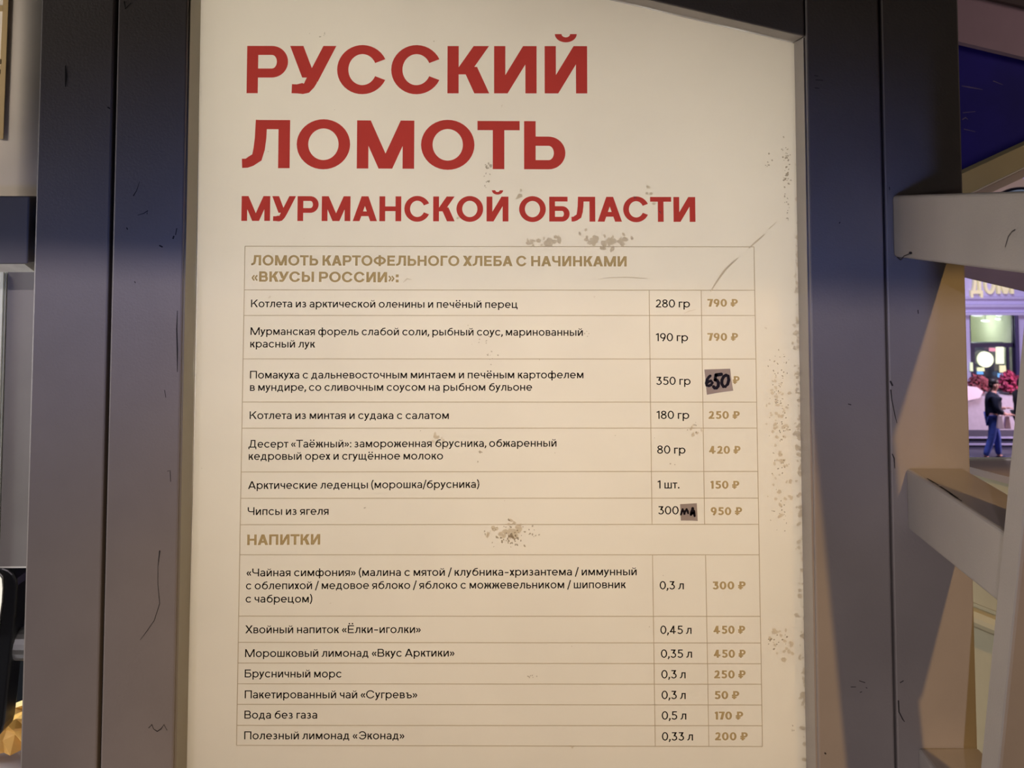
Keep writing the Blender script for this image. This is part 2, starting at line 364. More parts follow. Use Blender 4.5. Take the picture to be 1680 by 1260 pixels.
CACHE = {}

def lettering(name, text, px0, px1, py0, py1, cap, mat, parent, bold=False, Y=INK_Y):
    """a line of print between pixels px0 and px1 on the plane y = Y, baseline from py0 to py1"""
    T, U = (.238,.192) if bold else (.148,.130)
    P, a, b = layout(text, T, U); A = W(px0, py0, Y); B = W(px1, py1, Y); ex = (B-A)/(b-a); hz = cap*MPP(Y)*1.0
    m = MB()
    for g in P: m.poly([A+ex*(x-a)+Vector((0,0,hz*y)) for x, y in g])
    return m.build(name, mat, parent, fix=False)
def strokes(m, px_pts, t_px, Y, round_=True):
    """pen strokes through pixels, laid on the plane y = Y"""
    q = Pen(.1,.1); w = [W(x, y, Y) for x, y in px_pts]; k = MPP(Y)
    q.path([(p.x, p.z) for p in w], [v*k for v in t_px] if isinstance(t_px, (list, tuple)) else t_px*k, round_)
    for g in big(q.P): m.poly([(x, Y, z) for x, z in g])
def big(P):                                # merge at a scale where millimetres are not lost
    return [[(x/1000, y/1000) for x, y in g] for g in merged([[(x*1000, y*1000) for x, y in g] for g in P])]
def merge_flat(m):                         # the same for a mesh of flecks lying on one upright plane
    Y = m.v[0][1]; P = big([[(m.v[i][0], m.v[i][2]) for i in f] for f in m.f]); m.v, m.f = [], []
    for g in P: m.poly([(x, Y, z) for x, z in g])
# ------------------------------------------------------------------ setting
PF = -0.044                                # front plane of the posts; the printed film is the plane y = 0
def X(px, Y=PF, py=630): return W(px, py, Y).x
def Z(py, Y=PF, px=840): return W(px, py, Y).z
m = MB(); m.box(-3.0, 3.0, -1.9, 1.6, -0.12, 0.0); structure(m.build('floor', plain('terrace_boards', (.16,.13,.11), .7, mottle=.2)))
m = MB(); m.box(-3.0, 3.0, -0.86, -0.05, 2.07, 2.15); structure(m.build('ceiling', plain('unseen_shade_canopy', (.06,.055,.055), .8)))  # unseen canopy, its edge set to shade the post tops from the orange lamp
m = MB(); m.prism([(-3.5, 2.318), (4.5, 1.958), (4.5, 2.75), (-3.5, 2.75)], -3.53, -3.50); structure(m.build('lamp_cutoff_high', plain('cutoff_dark', (.05,.05,.06), .8)))  # unseen sloping blocker, added to cut the pale lamp off the upper posts

m = MB(); m.box(-3.0, 3.0, -3.02, -2.98, 0.0, 1.215); structure(m.build('lamp_cutoff_low', plain('low_cutoff_dark', (.06,.055,.055), .8)))  # unseen blocker behind the camera, added to keep blue light off the lower posts

# ------------------------------------------------------------------ the menu sign: lightbox, film, print
sign = thing('menu_sign', 'backlit cream menu board with red heading, priced table and sloping top', 'sign', ((X(296)+X(1332))/2, 0, 0))
def stile(name, pa, pb, parent=sign):
    m = MB(); m.box(X(pa), X(pb), PF, .165, 0.0, 2.06); return m.build(name, M['paint'], parent, bevel=.0022)
XL, XR = X(296.5), X(1332)
st_l = stile('frame_stile', 179, 296.5); st_r = stile('frame_stile', 1332, 1455)
TR = W(1306, 70, 0.0); TA = W(1008, 0, 0.0); SLOPE = (TA.z-TR.z)/(TA.x-TR.x)
def top_z(x): return TR.z + SLOPE*(x-TR.x)
m = MB(); m.prism([(XL+.0005, top_z(XL)), (XR-.0012, top_z(XR)), (XR-.0012, top_z(XR)+.085), (XL+.0005, top_z(XL)+.085)], PF+.001, .165)
m.build('frame_top_rail', M['paint'], sign, bevel=.002)
m = MB(); m.box(XL+.0005, XR-.0005, PF+.001, .165, .74, .80); m.build('frame_bottom_rail', M['paint'], sign, bevel=.002)
# reveals: thin painted strips lining the opening, mitred at the top corner
LT = .0022
m = MB(); m.box(XL, XL+LT, PF+.003, -.0012, .80, top_z(XL)-.001); m.build('reveal_strip', M['paint_warm_lit'], sign)  # left strip tinted olive, the warm light on it put into its colour
m = MB(); m.box(XR-LT, XR, PF+.003, -.0012, .80, top_z(XR)-.001); m.build('reveal_strip', M['paint'], sign)
# film, split fine so that it can sag a hair
FB = .802
m = MB(); xs = [XL+.0030+(XR-XL-.0048)*k/24 for k in range(25)]; zs = 30
g = []
for k, x in enumerate(xs):
    zt = top_z(x)-.0016
    for r in range(zs+1):
        z = FB+(zt-FB)*r/zs
        g.append((x if k else x-.0012+.0022*math.exp(-((z-1.42)/.22)**2), 0.0, z))
m.v = g
for k in range(24):
    for r in range(zs):
        a = k*(zs+1)+r; m.f.append((a, a+zs+1, a+zs+2, a+1))
m.build('printed_film', M['film'], sign)
m = MB(); m.box(XL+.0001, XL+.0018, .004, .154, .80, top_z(XL)-.002); m.build('inner_lining', M['white'], sign)
m = MB(); m.box(XR-.0018, XR-.0001, .004, .154, .80, top_z(XR)-.002); m.build('inner_lining', M['white'], sign)
m = MB(); m.box(XL+.001, XR-.001, .155, .16, .80, top_z(XL)); m.build('back_panel', M['white'], sign)
ZX = []
for a in range(6):
    x = XL+.065+(XR-XL-.13)*a/5; n = 9; z0, z1 = .875, top_z(x)-.065
    for b in range(n): ZX.append((x, z0+(z1-z0)*b/(n-1)))
for x, z in ZX:                             # the rows of LED modules inside the box, the middle ones brighter
    t = min(1, max(0, (z-1.12)/.38)); t = t*t*(3-2*t)
    e = .0266*(.98+.62*t+.42*math.exp(-((x+.09)/.26)**2-((z-1.42)/.26)**2)+.80*math.exp(-((x+.30)/.2)**2-((z-1.86)/.16)**2))
    o = light('led_module', 'POINT', (x, .125, z), (0, 0, 0), e, (1.0, .93, .82), .018)
    o.rotation_euler = (0, 0, 0); o.parent = sign; o.matrix_parent_inverse = Matrix.Translation(-sign.location)

# printed table rules
m = MB(); LH = .0009
def rule(x0, y0, x1, y1, t=LH):
    A = W(x0, y0, INK_Y+.0001); B = W(x1, y1, INK_Y+.0001); d = B-A
    n = Vector((-d.z, 0, d.x)).normalized()*t/2
    m.poly([A-n, B-n, B+n, A+n])
rows = [(404,405),(475.6,476.2),(517.5,517.6),(588.8,589),(659.6,659.8),(702.5,702.3),(774.3,773.4),(817.6,817.2),(860.9,860.2),(910.2,910.2),(1010.7,1011.3),(1053.8,1055),(1087.8,1089),(1121.8,1122.6),(1155.5,1156.6),(1190,1190.6),(1222.8,1224.8)]
def lx(y): return 402+(388-402)*(y-404)/818
def rx(y): return 1237+(1251-1237)*(y-405)/819
for a, b in rows: rule(lx(a), a, rx(b), b)
rule(402,404,388,1222.8); rule(1237,405,1251,1224.8)
rule(1065,476,1069.7,860.2); rule(1150.3,476,1156,860.2); rule(1070.5,910.2,1075,1224.4); rule(1157.6,910.2,1163,1224.6)
m.build('table_rules', M['rule'], sign, fix=False)

# print
for t, a, b, y0, y1, c in [('РУССКИЙ',404.4,963.5,152.9,153.3,78.6),('ЛОМОТЬ',396.6,927.7,275.6,278,79.3),('МУРМАНСКОЙ ОБЛАСТИ',395.9,1141,362.4,364,40.6)]:
    lettering('heading_line', t, a, b, y0, y1, c, M['red'], sign, True)
for t, a, b, y0, y1 in [('ЛОМОТЬ КАРТОФЕЛЬНОГО ХЛЕБА С НАЧИНКАМИ',412,1028.2,435.3,437.2),('«ВКУСЫ РОССИИ»:',412.5,653.8,462,463.3),('НАПИТКИ',405.5,525.3,894.3,893.5)]:
    lettering('section_title', t, a, b, y0, y1, 16.6, M['gold'], sign, True)
DISH = [('Котлета из арктической оленины и печёный перец',411.8,849.2,504,505.4),
 ('Мурманская форель слабой соли, рыбный соус, маринованный',411,956.2,549.5,551),('красный лук',410.5,517,570,570.3),
 ('Помакуха с дальневосточным минтаем и печёным картофелем',410,957.2,621,620.7),('в мундире, со сливочным соусом на рыбном бульоне',410,873,641.3,641),
 ('Котлета из минтая и судака с салатом',409.5,736.3,687.5,687.5),
 ('Десерт «Таёжный»: замороженная брусника, обжаренный',407.5,913,734.5,732.8),('кедровый орех и сгущённое молоко',408,726.8,754.5,753.8),
 ('Арктические леденцы (морошка/брусника)',406.8,786.3,802.3,800.3),('Чипсы из ягеля',406.3,539,845,844.5),
 ('«Чайная симфония» (малина с мятой / клубника-хризантема / иммунный',404.3,1044.6,945.7,943.8),('с облепихой / медовое яблоко / яблоко с можжевельником / шиповник',403.4,1026.9,966.9,965),('с чабрецом)',402.9,512.3,988.6,988.6),
 ('Хвойный напиток «Ёлки-иголки»',402.3,690.3,1039,1038.6),('Морошковый лимонад «Вкус Арктики»',402,745.7,1078,1077.2),
 ('Брусничный морс',401.4,560.3,1111.4,1111.6),('Пакетированный чай «Сугревъ»',401.4,684.6,1145.7,1145.7),('Вода без газа',400.9,520.3,1179,1179),('Полезный лимонад «Эконад»',400.6,663.4,1213,1213)]
for t, a, b, y0, y1 in DISH: lettering('dish_line', t, a, b, y0, y1, 12.3, M['black'], sign)
PORTION = [('280 гр',1075.8,1132,504.4),('190 гр',1075.8,1128.8,559.7),('350 гр',1076.6,1133,631.3),('180 гр',1077,1130.8,687.2),('80 гр',1078.2,1124.7,744.2),('1 шт.',1078.7,1114.6,801.4),('300',1079.8,1113.5,843.8),
 ('0,3 л',1082.3,1122,966.9),('0,45 л',1083.4,1134.6,1040),('0,35 л',1084.3,1135.4,1079.1),('0,3 л',1085,1124.9,1112.9),('0,3 л',1085.4,1125,1146.9),('0,5 л',1085.7,1126,1180.6),('0,33 л',1086,1137,1214.9)]
for t, a, b, y in PORTION: lettering('portion_figure', t, a, b, y, y, 12.8, M['black'], sign)
PRICE = [('790 ₽',1160.6,1210.5,503.1),('790 ₽',1160.6,1211,559),('₽',1202,1213.5,629.7),('250 ₽',1162.5,1213.7,687.2),('420 ₽',1163.4,1215,744.4),('150 ₽',1165.3,1213,801.7),('950 ₽',1166,1217.6,845),
 ('300 ₽',1169,1223.4,966.9),('450 ₽',1170.6,1222.6,1039.7),('450 ₽',1171,1223.4,1079),('250 ₽',1171.7,1223.4,1112.9),('50 ₽',1172.3,1212.9,1146.9),('170 ₽',1172.3,1219.4,1180.6),('200 ₽',1173,1226.9,1214.6)]
for t, a, b, y in PRICE: lettering('price_figure', t, a, b, y, y, 12.3, M['gold'], sign, True)

# grime: flecks and smudges in the places where the film is worn
rnd = random.Random(7)
def flecks(m, px, py, sx, sy, n, r0, r1, Y=INK_Y-.0002, ang=None, elong=1.8):
    for _ in range(n):
        cx, cy = rnd.gauss(px, sx), rnd.gauss(py, sy); r = rnd.uniform(r0, r1); a = rnd.uniform(0, math.pi) if ang is None else rnd.gauss(ang, .3)
        e = rnd.uniform(1, elong); q = []
        for k in range(7):
            t = -2*math.pi*k/7; rr = r*rnd.uniform(.6, 1.2); u, v = rr*e*math.cos(t), rr*math.sin(t)
            p = W(cx+u*math.cos(a)-v*math.sin(a), cy+u*math.sin(a)+v*math.cos(a), 0.0); q.append((p.x, Y, p.z))
        m.poly(q)
m = MB()
for a in [(1291,275,3,20,34,.6,1.8),(1290,245,4,8,8,.5,1.2),(1290,345,2,14,7,.6,1.5),(1257,268,5,9,6,.7,1.6),(1290,330,2,6,4,.8,1.6),
          (838,880,9,8,34,.7,2.2),(843,886,6,6,12,.7,1.6),(872,872,8,6,10,.7,1.6),(805,872,7,7,8,.6,1.4),(803,272,4,5,8,.8,2.0),(800,297,5,7,8,.6,1.5),
          (797,568,6,9,9,.5,1.3),(806,600,6,14,8,.5,1.2),(960,547,5,3,4,.6,1.2),(1278,600,7,16,22,.5,1.2),(1277,650,8,20,24,.5,1.2),(1282,700,8,16,20,.5,1.3),(1280,760,7,14,16,.5,1.2),(1283,835,8,14,16,.5,1.3),
          (1140,703,6,6,6,.6,1.3),(1095,762,4,1,2,.8,1.5),(786,745,5,8,6,.6,1.4),(780,790,5,4,5,.6,1.3),(598,832,.5,.5,1,1.3,1.6),(525,55,8,4,5,.6,1.3),(1280,1050,8,6,8,.6,1.5),(1266,1046,3,5,5,.8,1.7),(1300,1195,4,6,4,.6,1.2),(870,1110,7,1.2,6,.7,1.4),(770,600,300,300,26,.4,.9)]:
    flecks(m, *a)
merge_flat(m); m.build('grime_flecks', M['dirt'], sign, fix=False)['kind'] = 'stuff'
m = MB()
for a in [(900,396,11,5,20,2,5),(868,400,3,4,5,2,4),(968,392,10,6,10,2,4),(1000,398,14,5,24,2,5),(1025,392,9,3,8,2,4),(838,872,9,9,18,2,4.5),(810,868,6,5,6,2,4),(1278,700,9,24,24,1.5,3.5),(1283,780,8,30,24,1.5,3.5),(1276,650,9,20,16,1.5,3),
          (1307,480,2.5,90,40,1.5,3.5),(1312,750,3,120,60,1.5,4),(1318,1050,3,110,50,1.5,4),(1278,1045,10,10,12,1.5,3.5),(1293,1075,9,8,8,2,4),(850,318,5,6,6,1.5,3),(720,725,8,8,8,1.5,3),(1138,705,5,7,6,1.5,3),(1060,325,24,14,6,1.5,3),(560,505,300,260,10,1,2.4)]:
    flecks(m, *a, Y=INK_Y-.0001)
merge_flat(m); m.build('pale_smudges', M['dirt_crease'], sign, fix=False)['kind'] = 'stuff'
Yc = INK_Y-.00015
for p, t in [([(1166,478),(1176,462),(1190,442),(1203,430),(1211,423)], [1.5,3,3.6,3,1.2]), ([(1229,407),(1241,396),(1254,385)], [1.5,3.2,2.5]), ([(1262,375),(1274,364)], [1.5,1]),
             ([(982,458),(1000,455.5),(1030,455),(1062,457)], [.8,1.6,1.8,.8]), ([(1122,514),(1132,510),(1141,508)], [.8,1.4,.8]), ([(662,463),(668,457),(675,459)], [1.5,2,1])]:
    m = MB(); strokes(m, p, t, Yc); m.build('film_crease', M['dirt_crease'], sign, fix=False)  # creases lie flat, their shading is put into the stroke colour

# the two paper stickers
def sticker(label, quad, pens, lift):
    zc = W(*quad[0], 0).z; root = thing('price_sticker', label, 'sticker', W(quad[0][0], quad[0][1], -.001))
    m = MB(); P = [W(x, y, 0) for x, y in quad]; n = 8; front = []
    for a in range(n+1):
        for b in range(n+1):
            u, v = a/n, b/n
            p = (P[0]*(1-u)+P[1]*u)*(1-v)+(P[3]*(1-u)+P[2]*u)*v
            curl = lift*max(0, (u+v-1.35)/.65)**2
            front.append((p.x, -.0011-curl, p.z))
    k = len(front); m.v = front+[(x, y+.0002, z) for x, y, z in front]
    for a in range(n):
        for b in range(n):
            i = a*(n+1)+b; m.f.append((i, i+1, i+n+2, i+n+1)); m.f.append((k+i, k+i+n+1, k+i+n+2, k+i+1))
    m.build('paper', M['paper'], root, fix=False)
    m = MB()
    for pts, t in pens: strokes(m, pts, t, -.0016)
    m.build('handwriting', M['marker'], root, fix=False)
def zz(pts, x0, y0, s): return [(x0+x/s, y0+y/s) for x, y in pts]
S1 = lambda *p: zz(p, 1130, 590, 12.92)
sticker('small paper sticker with 650 handwritten in black marker over a price', [(1155.2,606),(1197.6,604.5),(1201.8,640),(1159.4,647.4)],
 [(S1((455,345),(425,370),(385,430),(370,500),(380,545),(425,555),(475,535),(500,490),(470,450),(420,465),(385,500)), 4.5),
  (S1((690,310),(640,318),(575,325)), 5.5),(S1((580,325),(565,380),(560,430)), 4.8),(S1((560,430),(600,440),(630,490),(625,560),(590,600),(550,600),(528,575)), 5.3),
  (S1((790,330),(740,360),(705,430),(700,510),(735,570),(785,570),(825,520),(848,430),(835,350),(790,330)), 5.1)], .003)
S2 = lambda *p: zz(p, 1060, 810, 14.0)
sticker('smaller paper sticker with two handwritten marker letters after the figure 300', [(1115.4,826.8),(1143,825.2),(1144.2,853.8),(1116.8,853.5)],
 [(S2((800,480),(820,410),(840,360),(860,400),(880,460),(900,400),(930,360),(955,400),(965,450)), [3.0,3.4,3.6,3.6,3.8,3.6,3.8,3.6,2.8]),
  (S2((1030,480),(1045,420),(1070,340),(1095,400),(1115,510)), [4.0,4.6,4.8,4.6,3.6]),(S2((1040,460),(1090,440)), 4.0)], .001)

# ------------------------------------------------------------------ the outer posts and what is fixed to them
def marks(parent, lst, Y=PF-.0003, mat='scratch', name='scratch'):
    for pts, t in lst:
        m = MB(); strokes(m, pts, t, Y, True); m.build(name, M[mat], parent, fix=False)
pl = thing('wall_post', 'tall grey painted square post left of the sign frame', 'post', (X(112), .02, 0), 'outer posts')
m = MB(); m.box(X(50), X(173.5), PF, .10, 0, 2.06); m.build('shaft', M['paint'], pl, bevel=.0022)
marks(pl, [([(107.5,108),(108.5,125),(107.5,142)], [1.5,4,1.5]), ([(183-6,176),(180,178)], 2)])
pr = thing('wall_post', 'tall grey painted square post right of the sign, behind the rails', 'post', (X(1523), .02, 0), 'outer posts')
m = MB(); m.box(X(1458.5), X(1588.5), PF, .10, 0, 2.06); m.build('shaft', M['paint'], pr, bevel=.0022)
marks(pr, [([(1461.5,640),(1463,655),(1468,680),(1471.5,694)], [2.2,1.6,1.6,.8]), ([(1461,626),(1464,632)], 3), ([(1464,745),(1467,752),(1468,768)], [1.6,2.2,1.2]),
           ([(1474,1150),(1475,1168),(1481,1180),(1484,1184)], [2.2,2,2,1]), ([(1477,1120),(1482,1117)], 1.4), ([(1506,509),(1506.5,514)], 1.6), ([(1459,307),(1459.5,311)], 1.2)])
marks(st_l, [([(219,321),(224,313),(229,298)], [1.8,1.2,.6]), ([(226,353),(236,350),(242,346),(241,351)], [.8,1.3,1.8,1.2]), ([(262,904),(259,930),(259,960),(262,990),(253,1018),(242,1034),(230,1050)], [2.2,.8,.8,1.1,.9,1.1,.5]),
             ([(244,1194),(249,1189),(252,1196),(258,1200),(264,1196),(269,1189),(274,1198)], [1.2,1.6,1,1.6,1.6,1.2,.8]), ([(291,510),(290,540),(291,575),(291,610)], [1,2.2,2.6,1]), ([(290,375),(288,385)], 1.6), ([(284,391),(285,388)], 2.6), ([(262,403),(266,405)], 2.4), ([(209,376),(208,374)], 2),
             ([(270,640),(272,652)], 1), ([(275,773),(279,772),(280,790)], 1), ([(204,3),(206,14),(215,5)], [2.2,2,1]), ([(221,462),(222,464)], 1.4)])
marks(st_r, [([(1410,1117),(1419,1120)], 1.2), ([(1396,1127),(1404,1127)], 1), ([(1411,1136),(1414,1135)], 1), ([(1421,1128),(1422.5,1129)], 1.2), ([(1353.5,1235.5),(1354.5,1236.5)], 2.4), ([(1336,124),(1342,125)], .8), ([(1338,131),(1350,132)], .8), ([(1337,144),(1344,145)], .8), ([(1378,365),(1377,366)], 1.6), ([(1392,663),(1396,664)], 1.6)])

# rails running towards the viewer, and the leaning leg at their end
def side(px, py, x):                         # the point of the upright plane at constant x seen at a pixel
    F = Vector((0, math.cos(PITCH), math.sin(PITCH))); U = Vector((0, -math.sin(PITCH), math.cos(PITCH)))
    d = F+Vector((1,0,0))*((px-CX)/FPX)+U*((CY-py)/FPX); return EYE+d*((x-EYE.x)/d.x)
XB = X(1470.5)-.0006
LA = side(1673, 582, XB); LB = side(1609, 1242, XB); LEAN = (LA.y-LB.y)/(LA.z-LB.z)
def leg_y(z): return LA.y+LEAN*(z-LA.z)
def rail(label, py0, py1, pxa, pxb):
    m = MB(); a, b = X(pxa), X(pxb); z1, z0 = Z(py0, px=1500), Z(py1, px=1500); g = .0006
    m.v = [(a,leg_y(z0)+g,z0),(b,leg_y(z0)+g,z0),(b,PF+.0001,z0),(a,PF+.0001,z0),(a,leg_y(z1)+g,z1),(b,leg_y(z1)+g,z1),(b,PF+.0001,z1),(a,PF+.0001,z1)]
    m.f = [(0,3,2,1),(4,5,6,7),(0,1,5,4),(1,2,6,5),(2,3,7,6),(3,0,4,7)]
    return tag(m.build('side_rail', M['paint'], None, bevel=.004, seg=3), label, 'rail', 'side rails fixed to the right post')
r1 = rail('pale grey rail at eye level, topmost of the side rails on the right post', 320.5, 421.5, 1470.5, 1563)
r2 = rail('pale grey rail with chipped top edge, joining the leaning leg', 767.5, 868.5, 1483.5, 1577)
r3 = rail('grey rail at the foot of the picture, lowest on the right post', 1226, 1328, 1492, 1590)
def side_strokes(m, pts, t, x):
    P = [side(px, py, x) for px, py in pts]; q = Pen(.1,.1); q.path([(p.y, p.z) for p in P], t, True)
    for g in q.P: m.poly([(x, y, z) for y, z in g])
xa = X(1470.5)-.0003
m = MB(); side_strokes(m, [(1649,405),(1654,388),(1660,380),(1665,377)], [.0008,.0012,.0010,.0014], xa); m.build('scratch', M['scratch'], r1, fix=False)
m = MB(); w = [side(1474,421,xa)+Vector((-.001,0,-.001)), side(1482,425,xa)+Vector((-.003,0,-.001)), side(1489,420,xa)+Vector((-.004,0,0)), side(1495,415,xa)]
m.tube(w, .0006, 6); m.ball(side(1495,415,xa)+Vector((-.001,0,0)), .002, .002, .0016, 8, 6); m.build('bent_wire_nail', M['scratch'], r1)
xb = X(1483.5); zt = Z(767.5, px=1500)
m = MB(); q = random.Random(3)
for k in range(16):
    p = side(1510+q.uniform(-6,62), 800, xb); yy = p.y; L = q.uniform(.004, .018); h = q.uniform(.0005, .0016); dx = q.uniform(0, .002)
    m.poly([(xb-.0005+.004+dx, yy, zt+.0003), (xb-.0005+.004+dx, yy+L, zt+.0003), (xb+.004+dx+h, yy+L, zt+.0003), (xb+.004+dx+h, yy, zt+.0003)])
m.build('chipped_edge', M['scratch'], r2, fix=False)
# the leaning leg, flush with the left faces of the rails
m = MB(); wl = .035
for z in (.862, 2.06):
    m.v += [(XB, leg_y(z)-wl, z), (X(1577)-.002, leg_y(z)-wl, z), (X(1577)-.002, leg_y(z), z), (XB, leg_y(z), z)]
m.f += [(0,3,2,1),(4,5,6,7),(0,1,5,4),(1,2,6,5),(2,3,7,6),(3,0,4,7)]
tag(m.build('leaning_leg', M['paint'], None, bevel=.003), 'pale grey slanted leg at the right border holding the outer ends of the rails', 'post')
# ------------------------------------------------------------------ left of the sign: the stall
def outline(m, pts, Y, depth):
    """an outline given in pixels of the plane y = Y, with real depth behind it"""
    P = [W(x, y, Y) for x, y in pts]; P = [(p.x, p.z) for p in P]
    a = sum(P[k][0]*P[(k+1)%len(P)][1]-P[(k+1)%len(P)][0]*P[k][1] for k in range(len(P)))
    m.prism(P if a > 0 else P[::-1], Y, Y+depth)
YW = .16
m = MB(); m.box(-1.7, X(110, YW), YW, YW+.03, Z(400, YW), 2.16); structure(m.build('wall_left', plain('beige_wall', (.62,.56,.50), .6, mottle=.05)))
m = MB(); m.box(-.722, -.716, -.04, .138, Z(318, PF, 20), 2.06); structure(m.build('shadow_fin', M['bluepaint']))  # unseen fin, added to cast the shadow edge on the beige wall
fp = thing('framed_panel', 'cream panel with a gilt border at the top left edge of the picture', 'sign', W(0, 228, YW-.006))
gilt = plain('gilt_frame', (.46,.33,.16), .45); cream = plain('cream_panel', (.80,.74,.66), .6)
m = MB(); outline(m, [(-160,-60),(8,-60),(5,0),(2.5,97),(-3,228),(-160,228)], YW-.0016, .0014); m.build('cream_field', cream, fp)
for pts in ([(5.6,-60),(14.8,-60),(13.6,0),(5,228),(-3.4,228),(-.4,120),(5.0,0)], [(-160,9),(5,9),(4.6,18.5),(-160,18.5)], [(-160,97),(2.4,97),(2.2,105),(-160,105)], [(-160,118),(1.2,114),(0.6,122),(-160,130)]):
    m = MB(); outline(m, pts, YW-.0032, .0014); m.build('gilt_bar', gilt, fp)
lr = thing('side_beam', 'dark grey beam bolted to the left post with a brightly lit lower edge', 'beam', W(0, 380, PF), 'rails left of the sign')
xr = X(46.5, PF, 380); z1, z2, z3 = Z(321.5, px=20), Z(433, px=20), Z(446.5, PF+.020, 20)
m = MB(); m.box(-1.6, xr, PF, .045, z2, z1); m.build('beam_body', M['bluepaint'], lr, bevel=.002)
m = MB(); prof = [(PF+.001, z2-.0001), (PF+.020, z3), (.045, z3), (.045, z2-.0001)]
m.v = [(-1.6, y, z) for y, z in prof]+[(xr-.004 if k == 0 else xr, y, z) for k, (y, z) in enumerate(prof)]
m.f = [(0,1,2,3),(7,6,5,4)]+[(k, 4+k, 4+(k+1)%4, (k+1)%4) for k in range(4)]; m.build('lower_edge', plain('lit_edge_paint', (.62,.62,.54), .5, mottle=.1, scale=60), lr)  # paler colour stands in for light from below on this edge
for py in (352, 407):
    p = W(50, py, -.012); m = MB(); m.tube([(xr-.002, -.012, p.z), (X(55.2, PF, py)+.0008, -.012, p.z)], .0045, 12); m.tube([(xr+.003, -.012, p.z), (xr+.0065, -.012, p.z)], .0075, 6); m.build('bolt', plain('zinc_bolt', (.55,.56,.6), .4), lr, smooth=False)
m = MB(); m.box(xr+.0008, X(54.5, PF, 380), .006, .030, z2, z1-.002); m.build('gap_shade_plate', M['gap_shade'], lr)  # black filler painting the dark of the open gap beside the post
pn = thing('partition_panel', 'plain grey panel beside the left post under the dark beam', 'panel', W(30, 930, YW))
m = MB(); m.box(X(6, YW, 690)-.0, X(118, YW), YW, YW+.018, Z(929, YW, 20), Z(440, YW, 20)); m.build('panel_board', plain('grey_panel', (.30,.285,.28), .5, mottle=.05), pn)
m = MB(); m.box(X(6, YW, 690), X(118, YW), YW-.001, YW+.018, Z(931.5, YW, 20), Z(929, YW, 20)-.0001); m.build('edge_strip', M['white'], pn)
dc = thing('display_case', 'white lit display case with aluminium edge at the left border', 'case', W(0, 700, YW+.01))
alu = plain('aluminium_edge', (.78,.82,.76), .4)
for a, b, dy in ((12.2, 13.2, -.002), (6.0, 11.0, -.006), (.2, 4.5, -.003)):
    A = X(a, YW, 448)-X(a+9.0, YW, 690); m = MB(); m.box(X(a-9.2, YW, 690), X(b-9.2, YW, 690), YW+dy, YW+.016, Z(932, YW, 20), Z(446, YW, 20)); m.build('edge_profile', alu, dc)
m = MB(); m.box(-1.3, X(-9.5, YW, 690), YW+.13, YW+.14, Z(932, YW, 20), Z(440, YW, 20)); m.build('lit_back', plain('lit_diffuser', (.85,.85,.8), .6, emit=(.92,1.0,.86), estr=.85), dc)
m = MB(); m.box(-1.3, X(-9.5, YW, 690), YW+.012, YW+.125, Z(770, YW, 20)-.02, Z(770, YW, 20)); m.build('shelf', M['white'], dc)
m = MB(); m.box(-1.05, X(3, YW+.05, 500), YW+.05, YW+.12, Z(768, YW, 20), Z(470, YW+.05, 0)); m.build('body', plain('red_carton', (.70,.05,.06), .5), None)
o = COL.objects[-1]; o.name = 'red_carton'; tag(o, 'red carton standing in the lit display case', 'box')
# behind the panel: dark back wall, counter, terminal, paper
m = MB(); m.box(-3.0, -.2, 1.5, 1.55, 0, 2.18); structure(m.build('wall_back', plain('navy_back_wall', (.012,.016,.026), .6)))
YC = .10; zc = Z(1246, .24, 15)
m = MB(); m.box(-1.5, -.545, YC, .33, zc-.05, zc); m.box(-1.45, -.57, YC+.03, .31, .0, zc-.05)
tag(m.build('counter', plain('pale_lavender_counter', (.60,.58,.68), .3), None), 'pale counter at the bottom left corner under the crumpled paper', 'counter')
tm = thing('payment_terminal', 'black rounded touch screen terminal with silver rim behind the left post', 'screen', W(-20, 1205, .17))
body = [(-90,930),(4,930),(14,934),(22,941),(26.5,950),(27.5,962),(25,1000),(19,1060),(11,1140),(5.5,1190),(2,1203),(-4,1209),(-90,1222)]
m = MB(); outline(m, body, .17, .035); m.build('housing', plain('black_plastic', (.012,.013,.016), .28), tm, bevel=.004, seg=3)
m = MB(); outline(m, [(-80,940),(-2,938),(4.6,946),(5.6,964),(4.0,990),(1,1010),(-3,1040),(-80,1050)], .166, .0039); m.build('rim', M['steel'], tm, bevel=.001)
m = MB(); outline(m, [(-78,944),(-3.4,942),(2.2,950),(3.4,966),(2,988),(-4,1030),(-78,1044)], .1652, .0007); m.build('screen', plain('lit_screen', (.5,.5,.45), .3, emit=(1.0,.93,.78), estr=.75), tm)
p = W(19, 1053, .20); m = MB(); m.tube([(p.x, .195, p.z), (p.x+.05, .195, p.z)], .0215, 20); m.build('swivel_arm', plain('silver_arm', (.45,.46,.46), .38, metal=.85), tm, smooth=False)
kraft = plain('kraft_paper', (.78,.44,.10), .55, mottle=.12, scale=25); kraft2 = plain('pale_kraft_paper', (.95,.72,.34), .55)
